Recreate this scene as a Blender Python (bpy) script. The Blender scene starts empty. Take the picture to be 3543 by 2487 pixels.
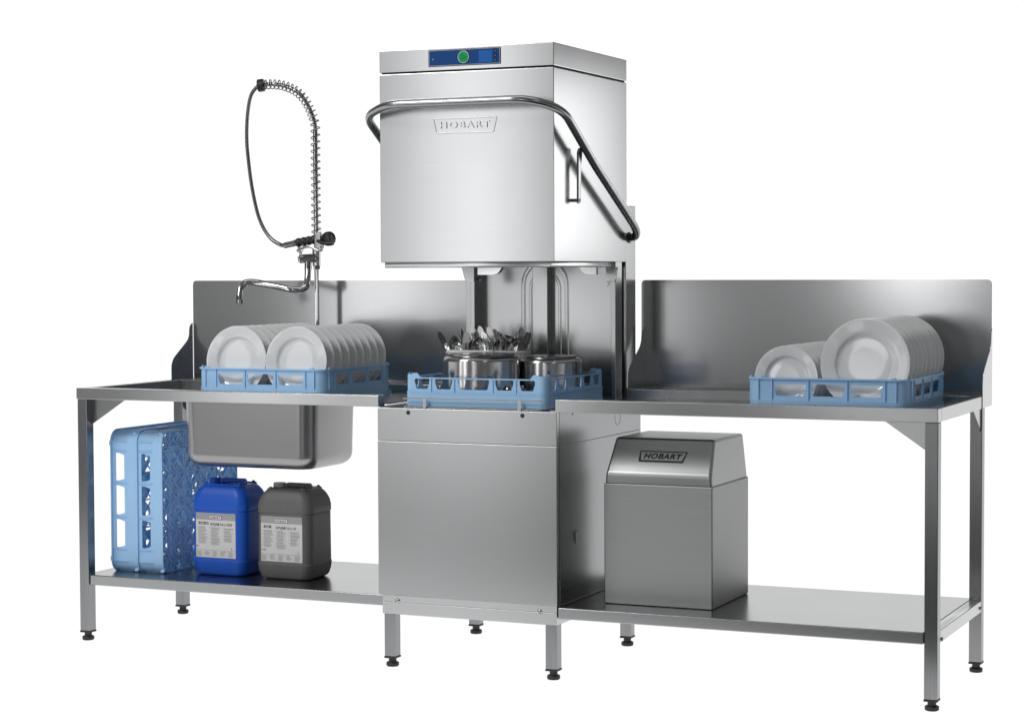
import bpy, bmesh, math, random
from mathutils import Vector, Matrix
random.seed(7)
PI = math.pi
scene = bpy.context.scene
C = scene.collection

# ------------------------------------------------------------------ materials
def new_mat(name):
    m = bpy.data.materials.new(name); m.use_nodes = True
    nt = m.node_tree
    return m, nt, nt.nodes['Principled BSDF'], nt.nodes['Material Output']

def setp(p, **k):
    names = dict(color='Base Color', metal='Metallic', rough='Roughness', spec='Specular IOR Level', coat='Coat Weight',
                 coatr='Coat Roughness', aniso='Anisotropic', anrot='Anisotropic Rotation', sss='Subsurface Weight', trans='Transmission Weight')
    for a, v in k.items():
        if a == 'color': v = (*v, 1)
        p.inputs[names[a]].default_value = v

def steel(name, col=(.50, .505, .51), rough=.27, aniso=.6, grain='x', streak=.014, bump=0., mottle=.008):
    """brushed stainless sheet: fine streaks along the grain, slow mottling of the gloss"""
    m, nt, p, out = new_mat(name)
    N, L = nt.nodes.new, nt.links.new
    tc = N('ShaderNodeTexCoord'); mp = N('ShaderNodeMapping')
    sc = {'x': (4, 260, 320), 'z': (260, 260, 4), 'y': (260, 4, 260)}[grain]
    mp.inputs['Scale'].default_value = sc
    L(tc.outputs['Object'], mp.inputs['Vector'])
    n1 = N('ShaderNodeTexNoise'); n1.inputs['Scale'].default_value = 1.0; n1.inputs['Detail'].default_value = 3
    L(mp.outputs[0], n1.inputs['Vector'])
    n2 = N('ShaderNodeTexNoise'); n2.inputs['Scale'].default_value = 5; n2.inputs['Detail'].default_value = 4
    L(tc.outputs['Object'], n2.inputs['Vector'])
    r = N('ShaderNodeMapRange'); r.inputs['From Min'].default_value = .3; r.inputs['From Max'].default_value = .7
    r.inputs['To Min'].default_value = 1 - streak; r.inputs['To Max'].default_value = 1 + streak
    L(n1.outputs['Fac'], r.inputs['Value'])
    v = N('ShaderNodeMix'); v.data_type = 'RGBA'; v.blend_type = 'MULTIPLY'; v.inputs['Factor'].default_value = 1
    v.inputs['A'].default_value = (*col, 1)
    L(r.outputs[0], v.inputs['B']); L(v.outputs['Result'], p.inputs['Base Color'])
    r2 = N('ShaderNodeMapRange'); r2.inputs['From Min'].default_value = .25; r2.inputs['From Max'].default_value = .75
    r2.inputs['To Min'].default_value = rough - mottle; r2.inputs['To Max'].default_value = rough + mottle
    L(n2.outputs['Fac'], r2.inputs['Value']); L(r2.outputs[0], p.inputs['Roughness'])
    tg = N('ShaderNodeTangent'); tg.direction_type = 'RADIAL'
    tg.axis = 'Z'
    p.inputs['Anisotropic Rotation'].default_value = .25 if grain == 'x' else 0.
    L(tg.outputs[0], p.inputs['Tangent'])
    setp(p, metal=1.0, aniso=aniso)
    return m

def plain(name, col, rough=.5, metal=0., spec=.5, coat=0., sss=0., noise=0., nscale=40, bump=0., translucent=0.):
    m, nt, p, out = new_mat(name)
    N, L = nt.nodes.new, nt.links.new
    setp(p, color=col, rough=rough, metal=metal, spec=spec, coat=coat)
    tc = N('ShaderNodeTexCoord'); n = N('ShaderNodeTexNoise'); n.inputs['Scale'].default_value = nscale; n.inputs['Detail'].default_value = 4
    L(tc.outputs['Object'], n.inputs['Vector'])
    if noise:
        r = N('ShaderNodeMapRange'); r.inputs['To Min'].default_value = 1 - noise; r.inputs['To Max'].default_value = 1 + noise
        L(n.outputs['Fac'], r.inputs['Value'])
        v = N('ShaderNodeMix'); v.data_type = 'RGBA'; v.blend_type = 'MULTIPLY'; v.inputs['Factor'].default_value = 1
        v.inputs['A'].default_value = (*col, 1); L(r.outputs[0], v.inputs['B']); L(v.outputs['Result'], p.inputs['Base Color'])
    if bump:
        b = N('ShaderNodeBump'); b.inputs['Strength'].default_value = bump; b.inputs['Distance'].default_value = .0006
        L(n.outputs['Fac'], b.inputs['Height']); L(b.outputs[0], p.inputs['Normal'])
    if translucent:
        t = N('ShaderNodeBsdfTranslucent'); t.inputs['Color'].default_value = (*col, 1)
        mx = N('ShaderNodeMixShader'); mx.inputs[0].default_value = translucent
        L(p.outputs[0], mx.inputs[1]); L(t.outputs[0], mx.inputs[2]); L(mx.outputs[0], out.inputs['Surface'])
    return m

M = {}
M['sheet'] = steel('brushed_steel_sheet')
M['hood'] = steel('brushed_steel_hood', col=(.43, .435, .44), rough=.21, aniso=.3)
M['front'] = steel('brushed_steel_front', col=(.44, .445, .45), rough=.28, aniso=.25)
M['side'] = steel('brushed_steel_side', rough=.19, aniso=.3)
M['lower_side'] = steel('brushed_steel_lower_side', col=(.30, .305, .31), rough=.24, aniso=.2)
M['chamber'] = steel('brushed_steel_chamber', col=(.41, .415, .42), rough=.26, aniso=.2)
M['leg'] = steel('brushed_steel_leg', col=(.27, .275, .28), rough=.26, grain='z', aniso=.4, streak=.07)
M['top'] = steel('brushed_steel_flat', col=(.37, .375, .38), rough=.24, aniso=0., grain='x')
M['splash'] = steel('brushed_steel_splash', col=(.43, .435, .44), rough=.19, aniso=.25)
M['bowl'] = steel('satin_steel_bowl', col=(.36, .36, .365), rough=.30, aniso=.2, grain='z', streak=.008)
M['pot'] = steel('satin_steel_pot', col=(.52, .515, .51), rough=.2, aniso=.75, grain='x', streak=.05)
M['tube'] = steel('satin_steel_tube', col=(.33, .335, .34), rough=.24, aniso=0., grain='x', streak=.02)
M['chrome'] = plain('polished_chrome', (.50, .50, .51), rough=.06, metal=1.)
M['cutlery'] = plain('polished_cutlery_steel', (.66, .66, .66), rough=.2, metal=1., noise=.05, nscale=90)
M['hose'] = plain('ribbed_hose_steel', (.27, .27, .28), rough=.22, metal=1.)
M['black'] = plain('black_plastic', (.012, .012, .012), rough=.42, noise=.2)
M['gap'] = plain('dark_gap', (.01, .01, .01), rough=.8)
M['rack'] = plain('light_blue_plastic', (.46, .73, .99), rough=.42, spec=.4, noise=.05, nscale=12, bump=.15, translucent=.22)
M['basket'] = plain('off_white_plastic', (.80, .81, .80), rough=.45, noise=.04)
M['china'] = plain('white_glazed_china', (.76, .765, .77), rough=.10, spec=.5, coat=.3, noise=.015, nscale=8)
M['blue_can'] = plain('cobalt_blue_plastic', (.004, .085, .50), rough=.42, spec=.4, noise=.08, nscale=30, bump=.2)
M['grey_can'] = plain('grey_plastic', (.12, .12, .118), rough=.5, spec=.4, noise=.05, nscale=30, bump=.2)
M['softener'] = steel('softener_sheet', col=(.36, .365, .365), rough=.48, aniso=0., streak=.03)
M['softlid'] = steel('softener_lid_sheet', col=(.36, .365, .365), rough=.34, aniso=0., streak=.01)
M['paper'] = plain('label_paper', (.62, .62, .62), rough=.5)
M['band'] = plain('label_grey_band', (.33, .335, .34), rough=.5)
M['ink'] = plain('black_ink', (.02, .02, .022), rough=.5)
M['greyink'] = plain('grey_ink', (.22, .22, .225), rough=.5)
M['redink'] = plain('dark_red_ink', (.18, .03, .03), rough=.5)
M['navy'] = plain('navy_ink', (.01, .04, .14), rough=.4)
M['white'] = plain('white_enamel', (.75, .76, .78), rough=.35)
M['panel'] = plain('blue_display_glass', (.0015, .055, .22), rough=.3, spec=.15, noise=.1, nscale=3)
M['panel_dark'] = plain('deep_blue_glass', (.001, .030, .13), rough=.3, spec=.15)
M['screen'] = plain('lit_display_blue', (.012, .12, .42), rough=.3, spec=.15)
M['green'] = plain('green_button', (.003, .33, .10), rough=.35, spec=.15)
M['darkgreen'] = plain('dark_green_print', (.003, .06, .02), rough=.3)
M['cap'] = plain('clear_grey_cap', (.42, .43, .43), rough=.3, spec=.5)

# ------------------------------------------------------------------ mesh helpers
def BM(): return bmesh.new()

def box(bm, x0, y0, z0, x1, y1, z1, bev=0., seg=2, mat=None):
    t = bmesh.new()
    bmesh.ops.create_cube(t, size=1)
    bmesh.ops.scale(t, vec=(x1-x0, y1-y0, z1-z0), verts=t.verts)
    bmesh.ops.translate(t, vec=((x0+x1)/2, (y0+y1)/2, (z0+z1)/2), verts=t.verts)
    if bev: bmesh.ops.bevel(t, geom=t.edges[:], offset=bev, segments=seg, affect='EDGES', profile=.5)
    join(bm, t)

def join(bm, t, mat=None):
    if mat is not None: t.transform(mat)
    me = bpy.data.meshes.new('tmp'); t.to_mesh(me); t.free(); bm.from_mesh(me); bpy.data.meshes.remove(me)

def bar(bm, a, b, w, z0, z1):
    a = Vector((a[0], a[1])); b = Vector((b[0], b[1])); d = (b-a)
    if d.length < 1e-6: return
    n = Vector((-d.y, d.x)).normalized()*w/2
    pts = [a-n, b-n, b+n, a+n]
    prism_z(bm, pts, z0, z1)

def prism_z(bm, pts, z0, z1):
    lo = [bm.verts.new((p[0], p[1], z0)) for p in pts]; hi = [bm.verts.new((p[0], p[1], z1)) for p in pts]
    n = len(pts)
    bm.faces.new(lo[::-1]); bm.faces.new(hi)
    for i in range(n): bm.faces.new((lo[i], lo[(i+1) % n], hi[(i+1) % n], hi[i]))

def ring(bm, outer, inner, z0, z1):
    n = len(outer)
    A = [bm.verts.new((*p, z0)) for p in outer]; B = [bm.verts.new((*p, z1)) for p in outer]
    D = [bm.verts.new((*p, z0)) for p in inner]; E = [bm.verts.new((*p, z1)) for p in inner]
    for i in range(n):
        j = (i+1) % n
        bm.faces.new((A[i], A[j], B[j], B[i])); bm.faces.new((D[j], D[i], E[i], E[j]))
        bm.faces.new((B[i], B[j], E[j], E[i])); bm.faces.new((A[j], A[i], D[i], D[j]))

def rsq(hx, hy, r, n=6, cx=0, cy=0):
    r = min(r, hx-1e-4, hy-1e-4); out = []
    for k, (sx, sy) in enumerate(((1, 1), (-1, 1), (-1, -1), (1, -1))):
        for i in range(n+1):
            a = PI/2*k + PI/2*i/n
            out.append((cx+sx*(hx-r)+r*math.cos(a), cy+sy*(hy-r)+r*math.sin(a)))
    return out

def hollow(bm, x0, y0, z0, x1, y1, z1, t, bev=.002, open_='bottom'):
    """sheet-metal box open at one end"""
    q = bmesh.new()
    def rect(a0, b0, a1, b1, z): return [q.verts.new(c) for c in ((a0, b0, z), (a1, b0, z), (a1, b1, z), (a0, b1, z))]
    zo, zc, ti = (z0, z1, z1-t) if open_ == 'bottom' else (z1, z0, z0+t)
    O1 = rect(x0, y0, x1, y1, zo); O2 = rect(x0, y0, x1, y1, zc)
    I1 = rect(x0+t, y0+t, x1-t, y1-t, zo); I2 = rect(x0+t, y0+t, x1-t, y1-t, ti)
    for i in range(4):
        j = (i+1) % 4
        q.faces.new((O1[i], O1[j], O2[j], O2[i])); q.faces.new((I1[j], I1[i], I2[i], I2[j])); q.faces.new((O1[j], O1[i], I1[i], I1[j]))
    q.faces.new(O2); q.faces.new(I2)
    bmesh.ops.recalc_face_normals(q, faces=q.faces[:])
    if bev: bmesh.ops.bevel(q, geom=q.edges[:], offset=bev, segments=2, affect='EDGES', profile=.5)
    join(bm, q)

def fillet(pts, r, n=6):
    pts = [Vector(p) for p in pts]; out = [pts[0]]
    for i in range(1, len(pts)-1):
        a, b, c = pts[i-1], pts[i], pts[i+1]
        u, v = (a-b), (c-b); ru = min(r, u.length*.48); rv = min(r, v.length*.48)
        p, q = b+u.normalized()*ru, b+v.normalized()*rv
        for k in range(n+1):
            t = k/n; out.append(p*(1-t)**2 + b*2*t*(1-t) + q*t*t)
    out.append(pts[-1]); return out

def smooth_path(pts, n=8):
    P = [Vector(p) for p in pts]; P = [P[0]*2-P[1]]+P+[P[-1]*2-P[-2]]; out = []
    for i in range(1, len(P)-2):
        for k in range(n):
            t = k/n; a, b, c, d = P[i-1], P[i], P[i+1], P[i+2]
            out.append(.5*((2*b)+(c-a)*t+(2*a-5*b+4*c-d)*t*t+(3*b-a-3*c+d)*t**3))
    out.append(P[-2]); return out

def frames(P):
    T = []
    for i in range(len(P)):
        d = P[min(i+1, len(P)-1)]-P[max(i-1, 0)]; T.append(d.normalized())
    up = Vector((0, 0, 1)) if abs(T[0].z) < .9 else Vector((0, 1, 0))
    n = (up-T[0]*up.dot(T[0])).normalized(); F = []
    for t in T:
        n = (n-t*n.dot(t)).normalized(); F.append((t, n, t.cross(n)))
    return F

def tube(bm, pts, r, n=14, cap=True, flat=None):
    P = [Vector(p) for p in pts]; F = frames(P); rings = []
    for i, (p, (t, u, v)) in enumerate(zip(P, F)):
        rr = r(i/(len(P)-1)) if callable(r) else r
        fy = flat or 1
        rings.append([bm.verts.new(p+u*rr*fy*math.cos(2*PI*k/n)+v*rr*math.sin(2*PI*k/n)) for k in range(n)])
    for a, b in zip(rings, rings[1:]):
        for k in range(n): bm.faces.new((a[k], a[(k+1) % n], b[(k+1) % n], b[k]))
    if cap: bm.faces.new(rings[0][::-1]); bm.faces.new(rings[-1])

def lathe(bm, prof, n=48, axis=None):
    """prof: (r, z) list revolved round z; axis: matrix"""
    q = bmesh.new(); rows = []
    for r, z in prof:
        if r < 1e-6: rows.append([q.verts.new((0, 0, z))])
        else: rows.append([q.verts.new((r*math.cos(2*PI*k/n), r*math.sin(2*PI*k/n), z)) for k in range(n)])
    for a, b in zip(rows, rows[1:]):
        for k in range(n):
            j = (k+1) % n
            if len(a) == 1 and len(b) == 1: continue
            if len(a) == 1: q.faces.new((a[0], b[j], b[k]))
            elif len(b) == 1: q.faces.new((a[k], a[j], b[0]))
            else: q.faces.new((a[k], a[j], b[j], b[k]))
    bmesh.ops.recalc_face_normals(q, faces=q.faces[:])
    join(bm, q, axis)

def cyl(bm, a, b, r, n=24, bev=0.):
    a = Vector(a); b = Vector(b); d = b-a; L = d.length
    prof = [(0, 0), (r-bev, 0), (r, bev), (r, L-bev), (r-bev, L), (0, L)] if bev else [(0, 0), (r, 0), (r, L), (0, L)]
    m = Matrix.Translation(a) @ d.to_track_quat('Z', 'Y').to_matrix().to_4x4()
    lathe(bm, prof, n, m)

def sheet2d(loops, thick, bev=0.):
    """flat plate from 2-D loops (first outer, rest holes) as bmesh, in local XY, centred on z=0"""
    cu = bpy.data.curves.new('tmp', 'CURVE'); cu.dimensions = '2D'; cu.fill_mode = 'BOTH'; cu.extrude = thick/2; cu.bevel_depth = bev; cu.bevel_resolution = 1
    for lp in loops:
        s = cu.splines.new('POLY'); s.points.add(len(lp)-1)
        for pt, c in zip(s.points, lp): pt.co = (c[0], c[1], 0, 1)
        s.use_cyclic_u = True
    o = bpy.data.objects.new('tmp', cu); C.objects.link(o)
    dg = bpy.context.evaluated_depsgraph_get(); me = bpy.data.meshes.new_from_object(o.evaluated_get(dg))
    q = bmesh.new(); q.from_mesh(me); bmesh.ops.remove_doubles(q, verts=q.verts, dist=1e-6)
    bpy.data.objects.remove(o); bpy.data.curves.remove(cu); bpy.data.meshes.remove(me)
    return q

XZ = Matrix(((1, 0, 0, 0), (0, 0, -1, 0), (0, 1, 0, 0), (0, 0, 0, 1)))    # local XY -> world XZ, local +z -> -y (faces the front)
YZ = Matrix(((0, 0, 1, 0), (1, 0, 0, 0), (0, 1, 0, 0), (0, 0, 0, 1)))     # local XY -> world YZ, local +z -> +x
def at_y(y): return Matrix.Translation((0, y, 0)) @ XZ
def at_x(x): return Matrix.Translation((x, 0, 0)) @ YZ

def rpoly(pts, r, n=4):
    """2-D polygon with rounded corners"""
    out = []; m = len(pts)
    rs = r if isinstance(r, (list, tuple)) else [r]*m
    for i in range(m):
        a, b, c = Vector(pts[i-1]), Vector(pts[i]), Vector(pts[(i+1) % m])
        if rs[i] <= 0: out.append(tuple(b)); continue
        u, v = (a-b), (c-b); k1 = min(rs[i], u.length*.48); k2 = min(rs[i], v.length*.48)
        p, q = b+u.normalized()*k1, b+v.normalized()*k2
        for k in range(n+1):
            t = k/n; w = p*(1-t)**2+b*2*t*(1-t)+q*t*t; out.append((w.x, w.y))
    return out

def text2d(body, x0, y0, x1, y1, depth=.0005, bold=0., shear=0., spacing=1.0):
    cu = bpy.data.curves.new('tmp', 'FONT'); cu.body = body; cu.size = 1; cu.extrude = .01; cu.offset = bold; cu.shear = shear; cu.space_character = spacing
    cu.resolution_u = 4
    o = bpy.data.objects.new('tmp', cu); C.objects.link(o)
    dg = bpy.context.evaluated_depsgraph_get(); me = bpy.data.meshes.new_from_object(o.evaluated_get(dg))
    q = bmesh.new(); q.from_mesh(me); bpy.data.objects.remove(o); bpy.data.curves.remove(cu); bpy.data.meshes.remove(me)
    xs = [v.co.x for v in q.verts]; ys = [v.co.y for v in q.verts]
    sx = (x1-x0)/(max(xs)-min(xs)); sy = (y1-y0)/(max(ys)-min(ys)); mx, my = min(xs), min(ys)
    for v in q.verts:
        v.co = Vector((x0+(v.co.x-mx)*sx, y0+(v.co.y-my)*sy, v.co.z*depth/.02))
    return q

# ------------------------------------------------------------------ object helpers
def origin_of(o):
    v = Vector((0, 0, 0))
    while o is not None: v += Vector(o.location); o = o.parent
    return v

def obj(name, bm, mat, parent=None, angle=32, world=True, flat=False, wn=True):
    me = bpy.data.meshes.new(name)
    if parent is not None and world: bmesh.ops.translate(bm, vec=-origin_of(parent), verts=bm.verts)
    bm.to_mesh(me); bm.free()
    me.materials.append(M[mat])
    if not flat:
        for p in me.polygons: p.use_smooth = True
        me.set_sharp_from_angle(angle=math.radians(angle))
    o = bpy.data.objects.new(name, me); C.objects.link(o)
    if parent is not None: o.parent = parent
    if not flat and wn:
        w_ = o.modifiers.new('face_normals', 'WEIGHTED_NORMAL'); w_.keep_sharp = True; w_.weight = 100
    return o

def bobj(name, bm, mat, parent=None, bev=.0015, world=True):
    """sheet-metal part: small bevel on every sharp edge"""
    o = obj(name, bm, mat, parent, world=world, wn=False)
    b = o.modifiers.new('edge', 'BEVEL'); b.width = bev; b.segments = 2; b.limit_method = 'ANGLE'; b.angle_limit = math.radians(35); b.harden_normals = True
    return o

def thing(name, label, cat, loc=(0, 0, 0), group=None, rot=None):
    o = bpy.data.objects.new(name, None); C.objects.link(o); o.location = loc; o.empty_display_size = .05
    if rot: o.rotation_euler = rot
    o['label'] = label; o['category'] = cat
    if group: o['group'] = group
    return o

def tag(o, label, cat, group=None):
    o['label'] = label; o['category'] = cat
    if group: o['group'] = group
    return o

def copy_tree(o, parent=None):
    c = o.copy(); C.objects.link(c); c.parent = parent
    for ch in list(o.children): copy_tree(ch, c)
    return c

# ------------------------------------------------------------------ shared dimensions (metres; floor z=0, machine front y=0)
TZ, TB = .8885, .850            # table top / bottom of its apron
PAN = .8595
ML0, ML1 = 0., .635

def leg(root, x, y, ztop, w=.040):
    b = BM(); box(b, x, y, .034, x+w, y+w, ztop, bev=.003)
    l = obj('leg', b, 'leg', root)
    f = BM(); cx, cy = x+w/2, y+w/2
    box(f, x-.0008, y-.0008, .028, x+w+.0008, y+w+.0008, .0345, bev=.001)
    lathe(f, [(0, .012), (.0130, .012), (.0130, .028), (0, .028)], 20, Matrix.Translation((cx, cy, 0)))
    lathe(f, [(0, 0), (.0185, 0), (.0212, .003), (.0212, .0115), (.0185, .0145), (0, .0145)], 28, Matrix.Translation((cx, cy, 0)))
    obj('foot', f, 'black', l)
    return l

# ================================================================== inlet table with sink
XL = -1.1974
t1 = thing('sink_table', 'stainless steel table with a deep sink bowl and two leaning blue racks on its shelf', 'table', (XL, .015, 0))
YF = .0150; YB = .769
b = BM()
# front apron / rim box
box(b, XL, YF, TB, -.0033, YF+.045, TZ)
box(b, XL, YF+.045, TB, XL+.036, .62, TZ)
# back ledge
box(b, XL, .62, PAN-.006, -.041, YB-.001, TZ)
bobj('rim', b, 'sheet', t1, .0022)
b = BM()
# pan floor with the bowl cut out
pan = [(XL+.036, YF+.045), (.012, YF+.045), (.012, .62), (XL+.036, .62)]
hole = rsq(.250, .165, .06, 6, -.5635, .27)
q = sheet2d([pan, hole], .003); q.transform(Matrix.Translation((0, 0, PAN-.0015))); join(b, q)
obj('pan', b, 'top', t1)
# sink bowl
b = BM()
def bowl(bm, cx, cy, hx, hy, r, z0, z1, t=.003, rb=.045):
    prof = [(0, z1)]
    rings = []
    n = 8
    for k in range(0, 9):                      # outer wall downward then round bottom
        pass
    lev = [(0, z1), (0, z1-.01), (.004, z0+rb+.03)]
    for k in range(n+1):
        a = PI/2*k/n; lev.append((.004+rb*(1-math.cos(a))*.9, z0+rb*(1-math.sin(a))))
    outer = [[(p[0], p[1], z) for p in rsq(hx-i, hy-i, max(r-i*.3, .012), 8, cx, cy)] for i, z in lev]
    inner = [[(p[0], p[1], z+(t if i > .005 else 0)) for p in rsq(hx-i-t, hy-i-t, max(r-i*.3-t, .01), 8, cx, cy)] for i, z in lev]
    loops = outer[::-1]+inner
    V = [[bm.verts.new(c) for c in lp] for lp in loops]
    m = len(V[0])
    for a_, b_ in zip(V, V[1:]):
        for k in range(m): bm.faces.new((a_[k], a_[(k+1) % m], b_[(k+1) % m], b_[k]))
    bm.faces.new(V[0]); bm.faces.new(V[-1][::-1])
    bmesh.ops.recalc_face_normals(bm, faces=bm.faces[:])
bowl(b, -.5635, .27, .2590, .172, .055, .620, PAN-.0045)
obj('sink_bowl', b, 'bowl', t1, angle=60)
# splashback
b = BM()
q = sheet2d([rpoly([(XL, .8455), (-.041, .8455), (-.041, 1.2584), (XL, 1.2584)], [0, 0, .004, .016])], .002, 0)
q.transform(at_y(YB+.001)); join(b, q)
box(b, XL+.012, YB+.002, 1.2564, -.045, YB+.016, 1.2584)
obj('splashback', b, 'splash', t1)
b = BM()
prof = [(.765, .8455), (.6175, .8455), (.6175, .958), (.742, 1.040), (.742, 1.085), (.765, 1.098)]
q = sheet2d([rpoly(prof, [0, 0, .03, .03, .02, 0])], .002); q.transform(at_x(XL-.001)); join(b, q)
obj('side_splash', b, 'splash', t1)
leg(t1, -1.1974, .0205, TB-.0005); leg(t1, -1.1974, .6252, TB-.006)
def gusset(root, pts2, mtx, mat='sheet'):
    b = BM(); q = sheet2d([pts2], .002); q.transform(mtx); join(b, q); obj('corner_bracket', b, mat, root)
gusset(t1, [(-1.1568, TB-.0006), (-1.0167, TB-.0006), (-1.1568, .7605)], at_y(.052))
gusset(t1, [(-1.1568, TB-.0006), (-1.0467, TB-.0006), (-1.1568, .770)], at_y(.655))
b = BM(); box(b, -1.156, .0252, .1969, .0125, .656, .2327)
bobj('shelf', b, 'top', t1, .003)
b = BM(); box(b, -1.1954, .062, .198, -1.158, .624, .2305); bobj('side_rail', b, 'sheet', t1, .002)

# ================================================================== outlet table
XR = 1.8347; XS = .625
t2 = thing('outlet_table', 'stainless steel table carrying large and small plates, grey box on its shelf', 'table', (XS, .006, 0))
YF2 = .0059; YB2 = .787
b = BM()
box(b, .627, YF2, .8475, XR, YF2+.045, TZ)
box(b, XR-.036, YF2+.045, .8475, XR, .628, TZ)
box(b, .628, .628, PAN-.006, XR, YB2-.001, TZ)
bobj('rim', b, 'sheet', t2, .0022)
b = BM(); box(b, .6265, YF2+.045, PAN-.004, XR-.036, .628, PAN); obj('pan', b, 'top', t2)
b = BM()
q = sheet2d([rpoly([(.624, .852), (XR, .852), (XR, 1.2584), (.624, 1.2584)], [0, 0, .016, .016])], .002)
q.transform(at_y(YB2+.001)); join(b, q)
box(b, .640, YB2+.002, 1.2564, XR-.014, YB2+.016, 1.2584)
obj('splashback', b, 'splash', t2)
for xx, mat, yy in ((XR+.001, 'side', .6375), (.6385, 'splash', .618)):
    b = BM()
    prof = [(YB2, .8505), (yy, .8505), (yy, .9545), (yy+.128, 1.0359), (yy+.134, 1.085), (YB2, 1.098)]
    q = sheet2d([rpoly(prof, [0, 0, .03, .03, .02, 0])], .002); q.transform(at_x(xx)); join(b, q)
    obj('side_splash', b, mat, t2)
leg(t2, 1.7947, .0109, .847); leg(t2, 1.7947, .6447, .852)
gusset(t2, [(1.7942, .847), (1.7942, .763), (1.671, .847)], at_y(.032))
gusset(t2, [(.6442, .8515), (.6442, .7745), (.53, .8515)][::-1], at_x(1.829))
b = BM(); box(b, .6358, .0031, .1969, 1.7942, .695, .2327); bobj('shelf', b, 'top', t2, .003)
b = BM(); box(b, 1.797, .0525, .1965, 1.8340, .643, .2335); bobj('side_rail', b, 'sheet', t2, .002)
for (yy, zz) in ((.066, .206), (.630, .2115)):
    b = BM(); cyl(b, (1.834, yy, zz), (1.8395, yy, zz), .006, 6, .001); obj('bolt', b, 'tube', t2)

# ================================================================== hood dishwasher
dw = thing('dishwasher', 'stainless steel hood-type dishwasher, hood raised, blue control panel and open chamber', 'dishwasher', (.3175, 0, 0))
b = BM(); hollow(b, .0025, .0225, .2390, .6325, .7488, .8460, .012, .001, open_='top')
obj('cabinet', b, 'sheet', dw)
b = BM(); box(b, .0, 0, .2382, .6345, .021, .7412); bobj('front_panel', b, 'front', dw, .002)
b = BM(); box(b, .0, .0008, .7422, .6345, .021, .8499); bobj('upper_front_panel', b, 'front', dw, .002)
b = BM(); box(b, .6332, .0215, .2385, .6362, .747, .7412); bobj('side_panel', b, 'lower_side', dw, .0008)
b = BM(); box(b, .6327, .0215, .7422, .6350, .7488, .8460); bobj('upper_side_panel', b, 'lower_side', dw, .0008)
b = BM()
cyl(b, (.6350, .5285, .793), (.6351, .5285, .793), .0120, 32)
q = BM(); ring(q, [(.0125*math.cos(a*PI/16), .0125*math.sin(a*PI/16)) for a in range(32)], [(.0119*math.cos(a*PI/16), .0119*math.sin(a*PI/16)) for a in range(32)], 0, .0003)
b.free(); b = BM(); q.transform(Matrix.Translation((.6351, .5285, .800)) @ YZ @ Matrix.Scale(2.0, 4, (1, 0, 0)) @ Matrix.Scale(2.2, 4, (0, 1, 0))); join(b, q)
obj('knockout', b, 'greyink', dw)
b = BM(); cyl(b, (.6350, .1303, .8354), (.6356, .1303, .8354), .0035, 16); obj('hole', b, 'black', dw)
for px, pz in ((.1126, .8356), (.5169, .8355)):
    b = BM(); cyl(b, (px, .0009, pz), (px, -.0016, pz), .0068, 24, .0008); obj('plug', b, 'black', dw)
b = BM(); box(b, .6362, .1500, .4175, .6385, .1640, .4585, bev=.001); box(b, .638, .152, .423, .6415, .158, .4545, bev=.001); cyl(b, (.638, .158, .452), (.643, .158, .452), .005, 14)
obj('latch', b, 'cap', dw)
# plinth
b = BM(); box(b, .0137, .0022, .2150, .6327, .62, .2380); box(b, .0137, .0016, .1755, .6327, .62, .2142)
bobj('plinth', b, 'sheet', dw, .0008)
for px, pz in ((.0692, .2201), (.5742, .2168)):
    b = BM(); lathe(b, [(0, .0052), (.003, .005), (.006, .0035), (.0082, 0), (0, 0)], 24, Matrix.Translation((px, .0018, pz)) @ XZ)
    s = obj('screw', b, 'chrome', dw)
    b = BM(); q = BM(); box(q, -.007, -.0008, .0040, .007, .0008, .0056); q.transform(Matrix.Translation((px, .0018, pz)) @ XZ @ Matrix.Rotation(.5 if px < .3 else -.8, 4, 'Z')); join(b, q)
    obj('slot', b, 'gap', s)
for lx, ly in ((.0170, .006), (.5905, .006), (.012, .6634), (.5951, .6487)): leg(dw, lx, ly, .1752)
b = BM(); box(b, -.002, .0215, .8500, .0915, .60, .8525); obj('tank_ledge', b, 'black', dw)
# tank inside, dark water line
b = BM(); box(b, .016, .036, .800, .619, .735, .803); obj('tank_cover', b, 'tube', dw)
# rear column
b = BM(); box(b, .030, .655, .8465, .618, .7480, 1.5130); bobj('rear_column', b, 'side', dw, .003)
# chamber back wall, posts and pressed arch
b = BM(); box(b, .030, .620, .8465, .598, .632, 1.345); bobj('back_wall', b, 'chamber', dw, .001)
for x0, x1, y0 in ((.0735, .0905, .560), (.2985, .3560, .584), (.5985, .6165, .560)):
    b = BM(); box(b, x0, y0, .8465, x1, .6198, 1.345); bobj('guide_post', b, 'chamber', dw, .0025)
for xa, xb, r in ((.2500, .4130, .0085), (.2770, .3870, .006)):
    b = BM(); h = (xb-xa)/2; cx = (xa+xb)/2; zt = 1.325 if r > .007 else 1.285
    P = [(xa, .619, .848), (xa, .619, zt-h)]+[(cx-h*math.cos(PI*k/20), .619, zt-h+h*math.sin(PI*k/20)) for k in range(1, 20)]+[(xb, .619, zt-h), (xb, .619, .848)]
    tube(b, P, r, 10)
    for v in b.verts: v.co.y = .6197+(v.co.y-.619)*.16
    obj('pressed_arch', b, 'chamber', dw)
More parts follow.
